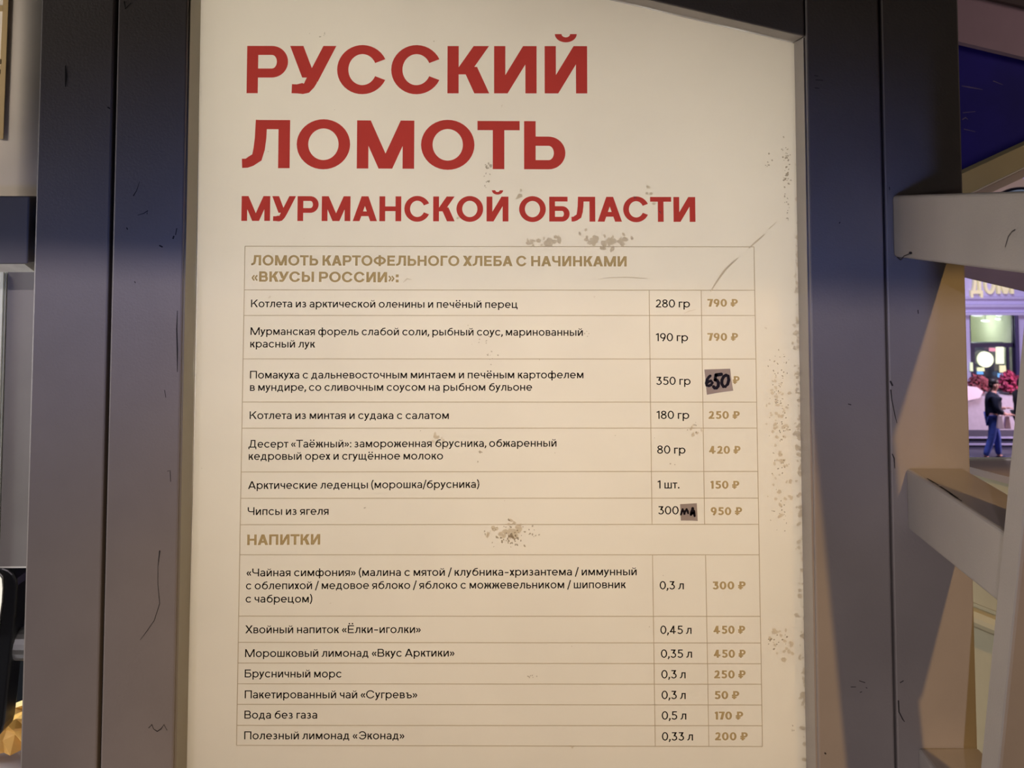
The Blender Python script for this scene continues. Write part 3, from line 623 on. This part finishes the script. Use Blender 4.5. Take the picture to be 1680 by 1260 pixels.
def crumple(label, pts, Y, mat, seed):
    r = random.Random(seed); m = MB(); P = [[W(x, y, Y) for x, y in row] for row in pts]
    for row in P:
        for p in row: p.y += r.uniform(-.009, .009)
    rows, cols = len(P), len(P[0]); flat = [p for row in P for p in row]
    m.v = [tuple(p) for p in flat]+[(p.x, p.y+.03, p.z-.002) for p in flat]; n = len(flat)
    for a in range(rows-1):
        for b in range(cols-1):
            i = a*cols+b; m.f.append((i, i+1, i+cols+1, i+cols)); m.f.append((n+i, n+i+cols, n+i+cols+1, n+i+1))
    edge = [b for b in range(cols)]+[a*cols+cols-1 for a in range(1, rows)]+[(rows-1)*cols+b for b in range(cols-2, -1, -1)]+[a*cols for a in range(rows-2, 0, -1)]
    for u, w in zip(edge, edge[1:]+edge[:1]): m.f.append((u, w, n+w, n+u))
    return tag(m.build('paper_bag', mat), label, 'paper', 'crumpled kraft paper on the counter')
crumple('pale crumpled kraft paper, the upper sheet behind the black terminal', [[(-60,1175),(-20,1170),(8,1167),(22,1163),(38,1158),(60,1150)],[(-60,1186),(-20,1182),(6,1180),(20,1172),(38,1168),(60,1165)],[(-60,1196),(-20,1190),(4,1186),(16,1180),(38,1174),(60,1170)],[(-60,1206),(-20,1200),(5,1198),(18,1194),(38,1186),(60,1182)]], .26, kraft2, 3)
crumple('orange crumpled kraft paper, the lower sheet lying on the pale counter', [[(-60,1196),(-20,1192),(6,1190),(22,1184),(40,1182),(60,1180)],[(-60,1212),(-20,1206),(6,1203),(22,1202),(40,1200),(60,1200)],[(-60,1226),(-20,1222),(4,1216),(24,1206),(40,1212),(60,1214)],[(-60,1246),(-20,1244),(4,1238),(20,1236),(40,1230),(60,1228)]], .22, kraft, 5)

# ------------------------------------------------------------------ right of the sign: roof of the next stall, parapet
YG = 1.0
gb = thing('stall_gable', 'underside of a neighbouring gable roof with violet panel and olive beams', 'roof', W(1640, 300, YG))
def slab(name, pts, Y, d, mat): m = MB(); outline(m, pts, Y, d); return m.build(name, mat, gb)
slab('barge_board', [(1380,-80),(1540,-40),(1625,-1.5),(1900,63),(1900,146),(1380,22)], YG, .03, plain('mauve_board', (.38,.25,.30), .6, mottle=.06))
slab('top_board', [(1380,-120),(1900,-40),(1900,62),(1625,-2.5),(1380,-60)], YG-.02, .05, plain('dark_top_board', (.06,.035,.035), .6))
vio = plain('violet_panel', (.015,.009,.20), .6, spec=.2, mottle=.3, scale=5)
vp = slab('violet_panel', [(1380,20),(1900,144),(1900,142),(1380,379)], YG+.031, .02, vio)
for pts, t in [([(1578,141),(1590,143),(1612,147)], [.8,1.6,.6]), ([(1630,133),(1645,139)], [1.2,.6]), ([(1579,196),(1584,193),(1588,196)], [1.2,1.6,.6]), ([(1580,185),(1600,183)], [1,.6]), ([(1582,212),(1600,216)], [1,.6]), ([(1620,85),(1650,92)], [1,.6])]:
    m = MB(); strokes(m, pts, [v*1.2 for v in t], YG+.0306); m.build('scrape', plain('violet_scrape', (.12,.09,.20), .6), vp, fix=False)
slab('sloping_beam', [(1380,377),(1900,136.5),(1900,168),(1380,422)], YG-.03, .055, plain('olive_beam', (.46,.36,.15), .55, mottle=.06))
slab('beam_bead', [(1380,419),(1900,168.7),(1900,171.2),(1380,421.5)], YG-.036, .06, plain('pale_bead', (.66,.56,.38), .5))
slab('lower_beam', [(1380,422),(1900,171.7),(1900,190),(1600,328),(1380,432)], YG-.026, .05, plain('tan_beam', (.52,.40,.26), .55, mottle=.06))
mb_ = MB(); outline(mb_, [(1490,402),(1900,402),(1900,529),(1490,432.6)], YG, .04)
tag(mb_.build('mauve_board', plain('dark_mauve_board', (.42,.30,.32), .6, mottle=.06)), 'dark mauve sloping board seen under the eye-level rail above the shop letters', 'board')
rs = thing('arched_sign', 'pink arched board with blue porthole seen just above the eye-level rail', 'sign', W(1672, 330, 3.0))
def arch(name, r0, r1, mat, Y, th=.05):
    m = MB(); c = W(1676, 345, 3.0); k = MPP(3.0); n = 20
    for a in range(n):
        t0, t1 = math.pi*a/n, math.pi*(a+1)/n
        Q = [(c.x+r1*k*math.cos(t0), c.z+.72*r1*k*math.sin(t0)), (c.x+r1*k*math.cos(t1), c.z+.72*r1*k*math.sin(t1)), (c.x+r0*k*math.cos(t1), c.z+.72*r0*k*math.sin(t1)), (c.x+r0*k*math.cos(t0), c.z+.72*r0*k*math.sin(t0))]
        m.prism(Q if r0 > 0 else Q[:3], Y, Y+th)
    m.build(name, mat, rs)
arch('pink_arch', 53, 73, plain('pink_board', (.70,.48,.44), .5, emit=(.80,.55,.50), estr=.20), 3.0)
arch('navy_ring', 47, 53, plain('navy_ring', (.02,.02,.06), .4), 2.99)
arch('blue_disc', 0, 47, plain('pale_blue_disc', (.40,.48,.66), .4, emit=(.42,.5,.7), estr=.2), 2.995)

pp = W(1595, 766, .558); qq = W(1650, 780, .50); zt = (pp.z+qq.z)/2
dr = Vector((qq.x-pp.x, qq.y-pp.y, 0)).normalized(); nr = Vector((-dr.y, dr.x, 0)); nr = nr if nr.y > 0 else -nr   # nr points away from the viewer
par = thing('parapet', 'cream moulded parapet behind the right post at the terrace edge', 'parapet', (pp.x, pp.y, 0))
def sweep(name, prof, mat, s0=-.5, s1=.35):
    m = MB(); n = len(prof)
    for s in (s0, s1): m.v += [tuple(Vector((pp.x, pp.y, 0))+dr*s+nr*a+Vector((0,0,z))) for a, z in prof]
    m.f = [tuple(range(n)), tuple(range(2*n-1, n-1, -1))]+[(k, n+k, n+(k+1)%n, (k+1)%n) for k in range(n)]
    return m.build(name, mat, par)
cre = plain('cream_stucco', (.66,.58,.42), .6, mottle=.05)
zz1 = lambda py: W(1618, py, .53).z
sweep('wall_face', [(.0, zt-.012), (.0, zz1(1000)), (.012, zz1(1006)), (.012, 0), (.044, 0), (.044, zt-.012)], cre)
sweep('moulding', [(-.006, zz1(1012)), (-.012, zz1(1020)), (-.014, zz1(1027)), (-.012, zz1(1034)), (-.004, zz1(1040)), (.0115, zz1(1040)), (.0115, zz1(1012))], cre)
YB = .605; ca = pp+dr*((YB-pp.y)/dr.y)-nr*.004; cb = qq+dr*.35-nr*.004; zt0 = zt-.0118
m = MB(); PL = [(ca.x, ca.y), (cb.x, cb.y), (cb.x+.5, cb.y), (cb.x+.5, YB)]
m.v = [(x, y, zt0) for x, y in PL]+[(x, y, zt) for x, y in PL]; m.f = [(3,2,1,0),(4,5,6,7)]+[(k, (k+1)%4, 4+(k+1)%4, 4+k) for k in range(4)]
m.build('cap', plain('mauve_cap', (.52,.43,.45), .5), par)
m = MB(); m.box(ca.x-.12, cb.x+.5, YB+.0002, YB+.012, zt-.02, zt+.0025); m.build('cap_edge', M['white'], par)
# ------------------------------------------------------------------ the square below, far behind the right post
YP = 21.2; GZ = W(1632, 756, YP).z
m = MB(); m.box(2, 26, 16, 34, GZ-.2, GZ); structure(m.build('ground', plain('dark_paving', (.05,.05,.08), .5, mottle=.2, scale=1.5)))
YS = 29.0
fs = plain('lilac_facade', (.50,.47,.76), .6, mottle=.03)
m = MB(); k = lambda px: X(px, YS, 500); zl = lambda py: Z(py, YS, 1630)
m.box(k(1450), k(1950), YS, YS+.3, zl(515), zl(240)); m.box(k(1450), k(1590), YS, YS+.3, GZ, zl(515)); m.box(k(1666), k(1950), YS, YS+.3, GZ, zl(515))
structure(m.build('wall_back.001', fs)); 
m = MB()
for a, b, d in ((486,490,.10),(499,503,.14),(512,516,.2)): m.box(k(1450), k(1950), YS-d, YS-.001, zl(b), zl(a))
structure(m.build('trim_2', fs))
sg = thing('shop_lettering', 'pale yellow raised letters on the lilac shop fascia', 'sign', W(1634, 482, YS))
for ch, a, b in (('Д',1597,1617),('О',1620,1638),('М',1641,1668)):
    P, w = glyph(ch, .22, .16); P = merged(P); x0, x1 = X(a, YS-.12), X(b, YS-.12); z0 = Z(482, YS-.12, 1634); hz = 32*MPP(YS-.12); m = MB()
    for g in P:
        q = [(x0+(x1-x0)*x/w, z0+hz*y) for x, y in g]
        s_ = sum(q[i][0]*q[(i+1)%len(q)][1]-q[(i+1)%len(q)][0]*q[i][1] for i in range(len(q)))
        m.prism(q if s_ > 0 else q[::-1], YS-.12, YS-.004)
    m.build('letter', plain('pale_yellow_letter', (.85,.80,.50), .4, emit=(1.0,.93,.55), estr=.16), sg, fix=False)
# lit room behind the shop window
m = MB(); zi = zl(512)
m.box(k(1590), k(1666), YS+3.0, YS+3.1, GZ, zi); m.box(k(1588), k(1590), YS+.31, YS+3.1, GZ, zi); m.box(k(1666), k(1669), YS+.31, YS+3.1, GZ, zi)
structure(m.build('wall_right', plain('pale_yellow_room', (.74,.76,.58), .7)))
m = MB(); m.box(k(1588), k(1669), YS+.31, YS+3.1, zi, zi+.1); structure(m.build('ceiling.001', plain('blue_grey_ceiling', (.42,.55,.66), .6)))
lampm = plain('lamp_white', (.9,.9,.9), .5, emit=(.92,1.0,1.0), estr=1.1); cordm = plain('grey_cord', (.3,.32,.34), .6)
for px, py, rx_, d_, lab in ((1603,517.5,9,.6,'widest and leftmost of the flat hanging lamps behind the shop window'),(1616.5,526.5,7,.9,'lowest of the flat hanging lamps behind the shop window'),(1638.5,517.5,4.2,.6,'small hanging lamp high at the right behind the shop window'),(1637,523.5,4,1.0,'faint small hanging lamp just under the right one behind the shop window')):
    y = YS+d_; p = W(px, py, y); root = thing('hanging_lamp', lab, 'lamp', p, 'hanging lamps in the shop'); kk = MPP(y)
    m = MB(); m.ball(p, rx_*kk, .12, 1.9*kk, 14, 6); m.build('lamp_shade', lampm, root, smooth=True)
    m = MB(); m.tube([(p.x, y, p.z+1.5*kk), (p.x, y, zi)], .01, 6); m.build('cord', cordm, root)
L = light('shop_light', 'POINT', (k(1628), YS+1.6, zi-.5), (0,0,0), 24, (.92,1.0,.92), .25)
win = thing('window_1', 'shop window', 'window', W(1628, 650, YS)); win['kind'] = 'structure'; del win['label']; del win['category']
dk = plain('dark_window_frame', (.030,.022,.065), .5)
for a, b, c_, d_ in ((1590,1664,563,570),(1590,1592,516,563),(1661,1666,516,700),(1590,1598,570,700),(1651,1654,570,700)):
    m = MB(); m.box(k(a), k(b), YS+.02, YS+.12, zl(d_), zl(c_)); m.build('frame_bar', dk, win)
gm, gn, gl = nodes_of('window_glass'); gn.remove(gn['Principled BSDF'])
t = gn.new('ShaderNodeBsdfTransparent'); g2 = gn.new('ShaderNodeBsdfGlossy'); x = gn.new('ShaderNodeMixShader'); g2.inputs['Roughness'].default_value = .05; x.inputs[0].default_value = .06
gl.new(t.outputs[0], x.inputs[1]); gl.new(g2.outputs[0], x.inputs[2]); gl.new(x.outputs[0], gn['Material Output'].inputs['Surface'])
m = MB(); m.box(k(1592), k(1661), YS+.05, YS+.07, zl(563), zl(516)); m.build('pane', gm, win)
m = MB(); m.box(k(1598), k(1651), YS+.05, YS+.07, zl(700), zl(570)); m.build('pane', gm, win)
m = MB(); m.box(k(1592), k(1661), YS+.6, YS+.7, GZ, zl(566)); tag(m.build('display_screen_wall', plain('dim_display_back', (.10,.11,.16), .6)), 'dim partition standing behind the lower shop window', 'partition')
def disc(m, px, py, r, Y, d):
    c = W(px, py, Y); q = [(c.x+r*MPP(Y)*math.cos(2*math.pi*a/20), c.z+r*MPP(Y)*math.sin(2*math.pi*a/20)) for a in range(20)]; m.prism(q, Y, Y+d)
YD = YS-.12
m = MB(); disc(m, 1617.5, 590, 12.5, YD, .1); tag(m.build('round_light_sign', plain('glow_cream', (.8,.85,.6), .5, emit=(.93,1.0,.68), estr=1.0)), 'glowing round sign in the lower shop window', 'sign')
for a, b, c_, d_, col, nm, lab in ((1635,1647,569.5,597,(.95,1.0,.75),'lit_poster','tall pale lit poster right of the round sign'),(1604,1615,603.5,609,(.9,.9,.55),'lit_card','small yellow lit card below the round sign'),(1641,1650,600,611,(.9,.82,.5),'lit_card','small amber lit card below the tall poster'),(1592.5,1596,595,609,(.8,.9,.6),'lit_card','narrow pale lit card at the left frame of the shop window'),
                              (1604,1613,610,614,(.15,.45,.95),'blue_tag','blue glowing tag under the yellow card'),(1638,1650,613,619,(.2,.5,.95),'blue_tag','blue glowing tag under the amber card'),(1624,1633,571,576.5,(.75,.3,.4),'red_card','dull red card between the round sign and the tall poster')):
    m = MB(); outline(m, [(a,c_),(b,c_),(b+.6,d_),(a,d_)], YD, .06); tag(m.build(nm, plain(nm+'_glow', tuple(v*.6 for v in col), .5, emit=col, estr=.8)), lab, 'sign' if 'card' in nm or 'poster' in nm else 'tag')
m = MB(); m.tube([(X(1669.5, YS-.2, 600), YS-.2, GZ), (X(1669.5, YS-.2, 600), YS-.2, zl(516))], 3.2*MPP(YS), 10); tag(m.build('drainpipe', plain('dark_violet_pipe', (.04,.03,.12), .5)), 'dark violet pipe on the shop front beside the window', 'pipe')
# steps, planter, shrubs
m = MB(); zs_ = [GZ]
lay = [(744,752),(731.5,738),(719.5,727)]
dark = plain('black_step', (.012,.012,.03), .5); pale = plain('pale_nosing', (.42,.38,.60), .5)
st = thing('stone_steps', 'dark steps with pale nosings behind the man in the blue jeans', 'steps', W(1620, 752, 22.4))
zprev = GZ; y0 = 22.2
for i, py in enumerate((739.5, 728, 717)):
    y = y0+i*.32; zz_ = W(1620, py, y).z
    m = MB(); m.box(X(1540, y), X(1760, y), y+.013, y+1.4-i*.32, zprev+.0005, zz_); m.build('step', dark, st)
    m = MB(); m.box(X(1540, y), X(1760, y), y-.03, y+.012, zz_-.028, zz_+.004); m.build('nosing', pale, st); zprev = zz_
ptop = W(1620, 652, 23.9).z
tag((lambda m: (m.box(X(1540,23.9), X(1760,23.9), 23.9, 24.7, GZ, ptop), m.build('planter', plain('lilac_grey_stone', (.46,.40,.50), .6, mottle=.06)))[1])(MB()), 'long pale stone planter behind the steps', 'planter')
pw = MB(); outline(pw, [(1585,634),(1604,636),(1613,642),(1608,652.5),(1585,658)], 23.8, .095); tag(pw.build('white_board', plain('pale_pink_board', (.85,.68,.80), .5)), 'pale pink slanted board leaning on the planter left of the man', 'board')
def shrub(label, px, py, w, h, n, seed, cols):
    r = random.Random(seed); root = thing('red_shrub', label, 'shrub', W(px, 652, 24.3), 'red shrubs in the stone planter'); c = W(px, py, 24.3); kk = MPP(24.3)
    m = MB()
    for _ in range(n):
        a = r.uniform(0, 6.283); b = math.acos(r.uniform(-1,1)); q = r.uniform(.4, 1)
        p = c+Vector((w*kk*q*math.sin(b)*math.cos(a), .3*q*math.sin(b)*math.sin(a), h*kk*q*math.cos(b)))
        if p.z < ptop+.10: p.z = ptop+.10+r.uniform(0,.08)
        u = Vector((r.uniform(-1,1), r.uniform(-1,1), r.uniform(-1,1))).normalized(); v = u.orthogonal().normalized(); s = r.uniform(.05,.09)
        m.poly([p-u*s, p+v*s*.5, p+u*s, p-v*s*.5])
    m.build('foliage', plain(label[:12], cols, .6, mottle=.4, scale=2), root, fix=False)['kind'] = 'stuff'
    m = MB(); m.tube([(c.x, 24.3, ptop), (c.x+.02, 24.3, c.z)], .03, 6); m.build('stem', plain('brown_stem', (.06,.03,.02), .8), root)
shrub('low dark red shrub left of the man', 1606, 632, 16, 16, 420, 1, (.24,.05,.07))
shrub('tall crimson shrub right of the man', 1657, 632, 16, 24, 700, 2, (.32,.03,.09))

# ------------------------------------------------------------------ people
def skin_body(name, joints, bones, radii, mat, parent, root=0, sub=2):
    me = bpy.data.meshes.new(name); me.from_pydata([tuple(j) for j in joints], bones, [])
    o = bpy.data.objects.new(name, me); COL.objects.link(o)
    sk = o.modifiers.new('skin', 'SKIN'); sk.use_smooth_shade = True
    for i, r in enumerate(radii):
        d = me.skin_vertices[0].data[i]; d.radius = (r, r) if not isinstance(r, tuple) else r; d.use_root = (i == root)
    ss = o.modifiers.new('sub', 'SUBSURF'); ss.levels = sub; ss.render_levels = sub
    me.materials.append(mat)
    # bake the grown surface into a plain mesh
    dg = bpy.context.evaluated_depsgraph_get(); ev = o.evaluated_get(dg); nm = bpy.data.meshes.new_from_object(ev)
    o.modifiers.clear(); o.data = nm; nm.name = name
    for p in nm.polygons: p.use_smooth = True
    if not nm.materials: nm.materials.append(mat)
    o.parent = parent; o.matrix_parent_inverse = Matrix.Identity(4)
    return o
skin = plain('skin', (.70,.36,.30), .5)
def person(label, px, Y, rotz, H, top, legs, hair, shoe, group=None, arm_fwd=True):
    """a clothed adult standing with one forearm raised; +x is the way the figure faces; height 1.75 scaled to H"""
    base = W(px, 756, Y); root = thing('person', label, 'person', (base.x, base.y, GZ)); s = H/1.75
    root.rotation_euler.z = rotz; root.scale = (s, s, s)
    V = Vector
    # body (skin): one continuous figure from the pelvis
    J = [V((0,0,.94)), V((.01,0,1.10)), V((.015,0,1.28)), V((0,0,1.43)), V((.02,0,1.50)), V((.045,0,1.555)), V((.05,0,1.64)), V((.045,0,1.70)),
         V((.01,.17,1.40)), V((.02,.23,1.15)), V((.22,.15,1.10)), V((.30,.12,1.12)),
         V((.01,-.17,1.40)), V((.03,-.23,1.15)), V((.21,-.15,1.03)), V((.28,-.12,1.02)),
         V((.0,.09,.90)), V((.10,.11,.50)), V((.12,.12,.09)), V((.25,.14,.035)),
         V((.0,-.09,.90)), V((-.06,-.10,.50)), V((-.20,-.10,.10)), V((-.08,-.12,.035))]
    B = [(0,1),(1,2),(2,3),(3,4),(4,5),(5,6),(6,7),(3,8),(8,9),(9,10),(10,11),(3,12),(12,13),(13,14),(14,15),(0,16),(16,17),(17,18),(18,19),(0,20),(20,21),(21,22),(22,23)]
    Rr = [(.13,.15),(.12,.14),(.13,.16),(.10,.12),.055,.075,.10,.075, .065,.050,.038,.030, .065,.050,.038,.030, .095,.065,.045,.04, .095,.065,.045,.04]
    skin_body('body', J, B, Rr, skin, root)
    # clothes over it
    skin_body('jacket', [V((0,0,.88)), J[1], J[2], J[3], V((.015,0,1.475)), J[8], J[9], V((.19,.165,1.105)), J[12], J[13], V((.18,-.165,1.045))], [(0,1),(1,2),(2,3),(3,4),(3,5),(5,6),(6,7),(3,8),(8,9),(9,10)], [(.155,.185),(.15,.18),(.16,.20),(.13,.16),.07,.09,.075,.058,.09,.075,.058], top, root)
    skin_body('trousers', [V((0,0,.97)), J[16], J[17], V((.12,.12,.10)), J[20], J[21], V((-.195,-.10,.11))], [(0,1),(1,2),(2,3),(0,4),(4,5),(5,6)], [(.14,.165),.115,.085,.07,.115,.085,.07], legs, root)
    for j, f in ((18,19),(22,23)):
        m = MB(); a = J[j]; m.ball((a.x+.07, a.y, .045), .145, .052, .05, 12, 8); o = m.build('shoe', shoe, None, smooth=True); o.parent = root; o.matrix_parent_inverse = Matrix.Identity(4)
    # hair cap, nose, ears, eyes
    m = MB(); m.ball((.030,0,1.685), .108, .088, .088, 14, 10); m.ball((-.01,0,1.63), .075, .08, .075, 12, 8); o = m.build('hair', hair, None, smooth=True); o.parent = root; o.matrix_parent_inverse = Matrix.Identity(4)
    for nm, c, r, mt in (('nose', (.150,0,1.625), (.020,.014,.022), skin), ('ear', (.035,.098,1.625), (.022,.012,.030), skin), ('ear', (.035,-.098,1.625), (.022,.012,.030), skin), ('eye', (.132,.034,1.65), (.010,.012,.009), M['scratch']), ('eye', (.132,-.034,1.65), (.010,.012,.009), M['scratch']), ('mouth', (.128,0,1.578), (.012,.024,.006), plain('lips', (.5,.18,.16), .5))):
        m = MB(); m.ball(c, *r, 10, 8); o = m.build(nm, mt, None, smooth=True); o.parent = root; o.matrix_parent_inverse = Matrix.Identity(4)
    # hands: palm, four fingers, thumb
    for c, sg in ((J[11], 1), (J[15], -1)):
        m = MB(); m.ball((c.x+.045, c.y, c.z), .05, .042, .018, 10, 8)
        for q, L in enumerate((.062,.072,.068,.052)):
            y = c.y+(q-1.5)*.019; m.tube([(c.x+.08,y,c.z+.004),(c.x+.08+L*.55,y,c.z),(c.x+.08+L*.85,y,c.z-.02)], [.0095,.009,.007], 6)
        m.tube([(c.x+.02,c.y-sg*.038,c.z+.006),(c.x+.05,c.y-sg*.058,c.z+.014),(c.x+.085,c.y-sg*.055,c.z+.012)], [.012,.010,.008], 6)
        o = m.build('hand', skin, None, smooth=True); o.parent = root; o.matrix_parent_inverse = Matrix.Identity(4)
    return root
navy = plain('navy_jacket', (.010,.012,.035), .8); jeans = plain('blue_jeans', (.075,.12,.50), .8, mottle=.25, scale=9); hairm = plain('dark_hair', (.018,.012,.014), .5); shoe = plain('navy_shoe', (.02,.03,.12), .5)
man = person('man in a navy jacket and blue jeans looking down at his raised hand', 1631, YP, R(-12), 1.74, navy, jeans, hairm, shoe)
p2 = person('person in black mostly hidden by the leaning leg, right of the man', 1678, YP+.35, R(8), 1.70, plain('black_coat', (.012,.010,.014), .8), plain('black_trousers', (.015,.014,.02), .8), hairm, shoe)
hand = man.matrix_basis @ Vector((.33, -.12, 1.005))
for lab, px, dy, hx in (('pale pink carrier bag hanging from the hand of the man, nearer to his legs', 1640.5, -.07, -.03), ('pale pink carrier bag hanging from the hand of the man, nearer to the dark coat', 1652, .07, .04)):
    y = hand.y+dy; c0 = W(px, 690, y); root = thing('carrier_bag', lab, 'bag', W(px, 703, y), 'carrier bags')
    w_ = 5.2*MPP(y); zt_, zb_ = W(px, 681, y).z, W(px, 703, y).z
    m = MB()
    m.v = [(c0.x-w_, y-.05, zb_), (c0.x+w_, y-.05, zb_), (c0.x+w_, y+.05, zb_), (c0.x-w_, y+.05, zb_), (c0.x-w_*.55, y-.03, zt_), (c0.x+w_*.6, y-.03, zt_), (c0.x+w_*.6, y+.03, zt_), (c0.x-w_*.55, y+.03, zt_)]
    m.f = [(0,3,2,1),(4,5,6,7),(0,1,5,4),(1,2,6,5),(2,3,7,6),(3,0,4,7)]; m.build('bag_body', plain('pale_pink_bag', (.85,.62,.66), .6), root, bevel=.012)
    for s in (-.03, .03):
        m = MB(); m.tube([(c0.x-w_*.4, y+s, zt_-.01), (hand.x+hx-.015, hand.y+dy*.3+s*.2, hand.z-.01), (hand.x+hx+.015, hand.y+dy*.3+s*.2, hand.z-.01), (c0.x+w_*.4, y+s, zt_-.01)], .008, 6); m.build('handle', plain('pink_handle', (.7,.5,.55), .6), root)
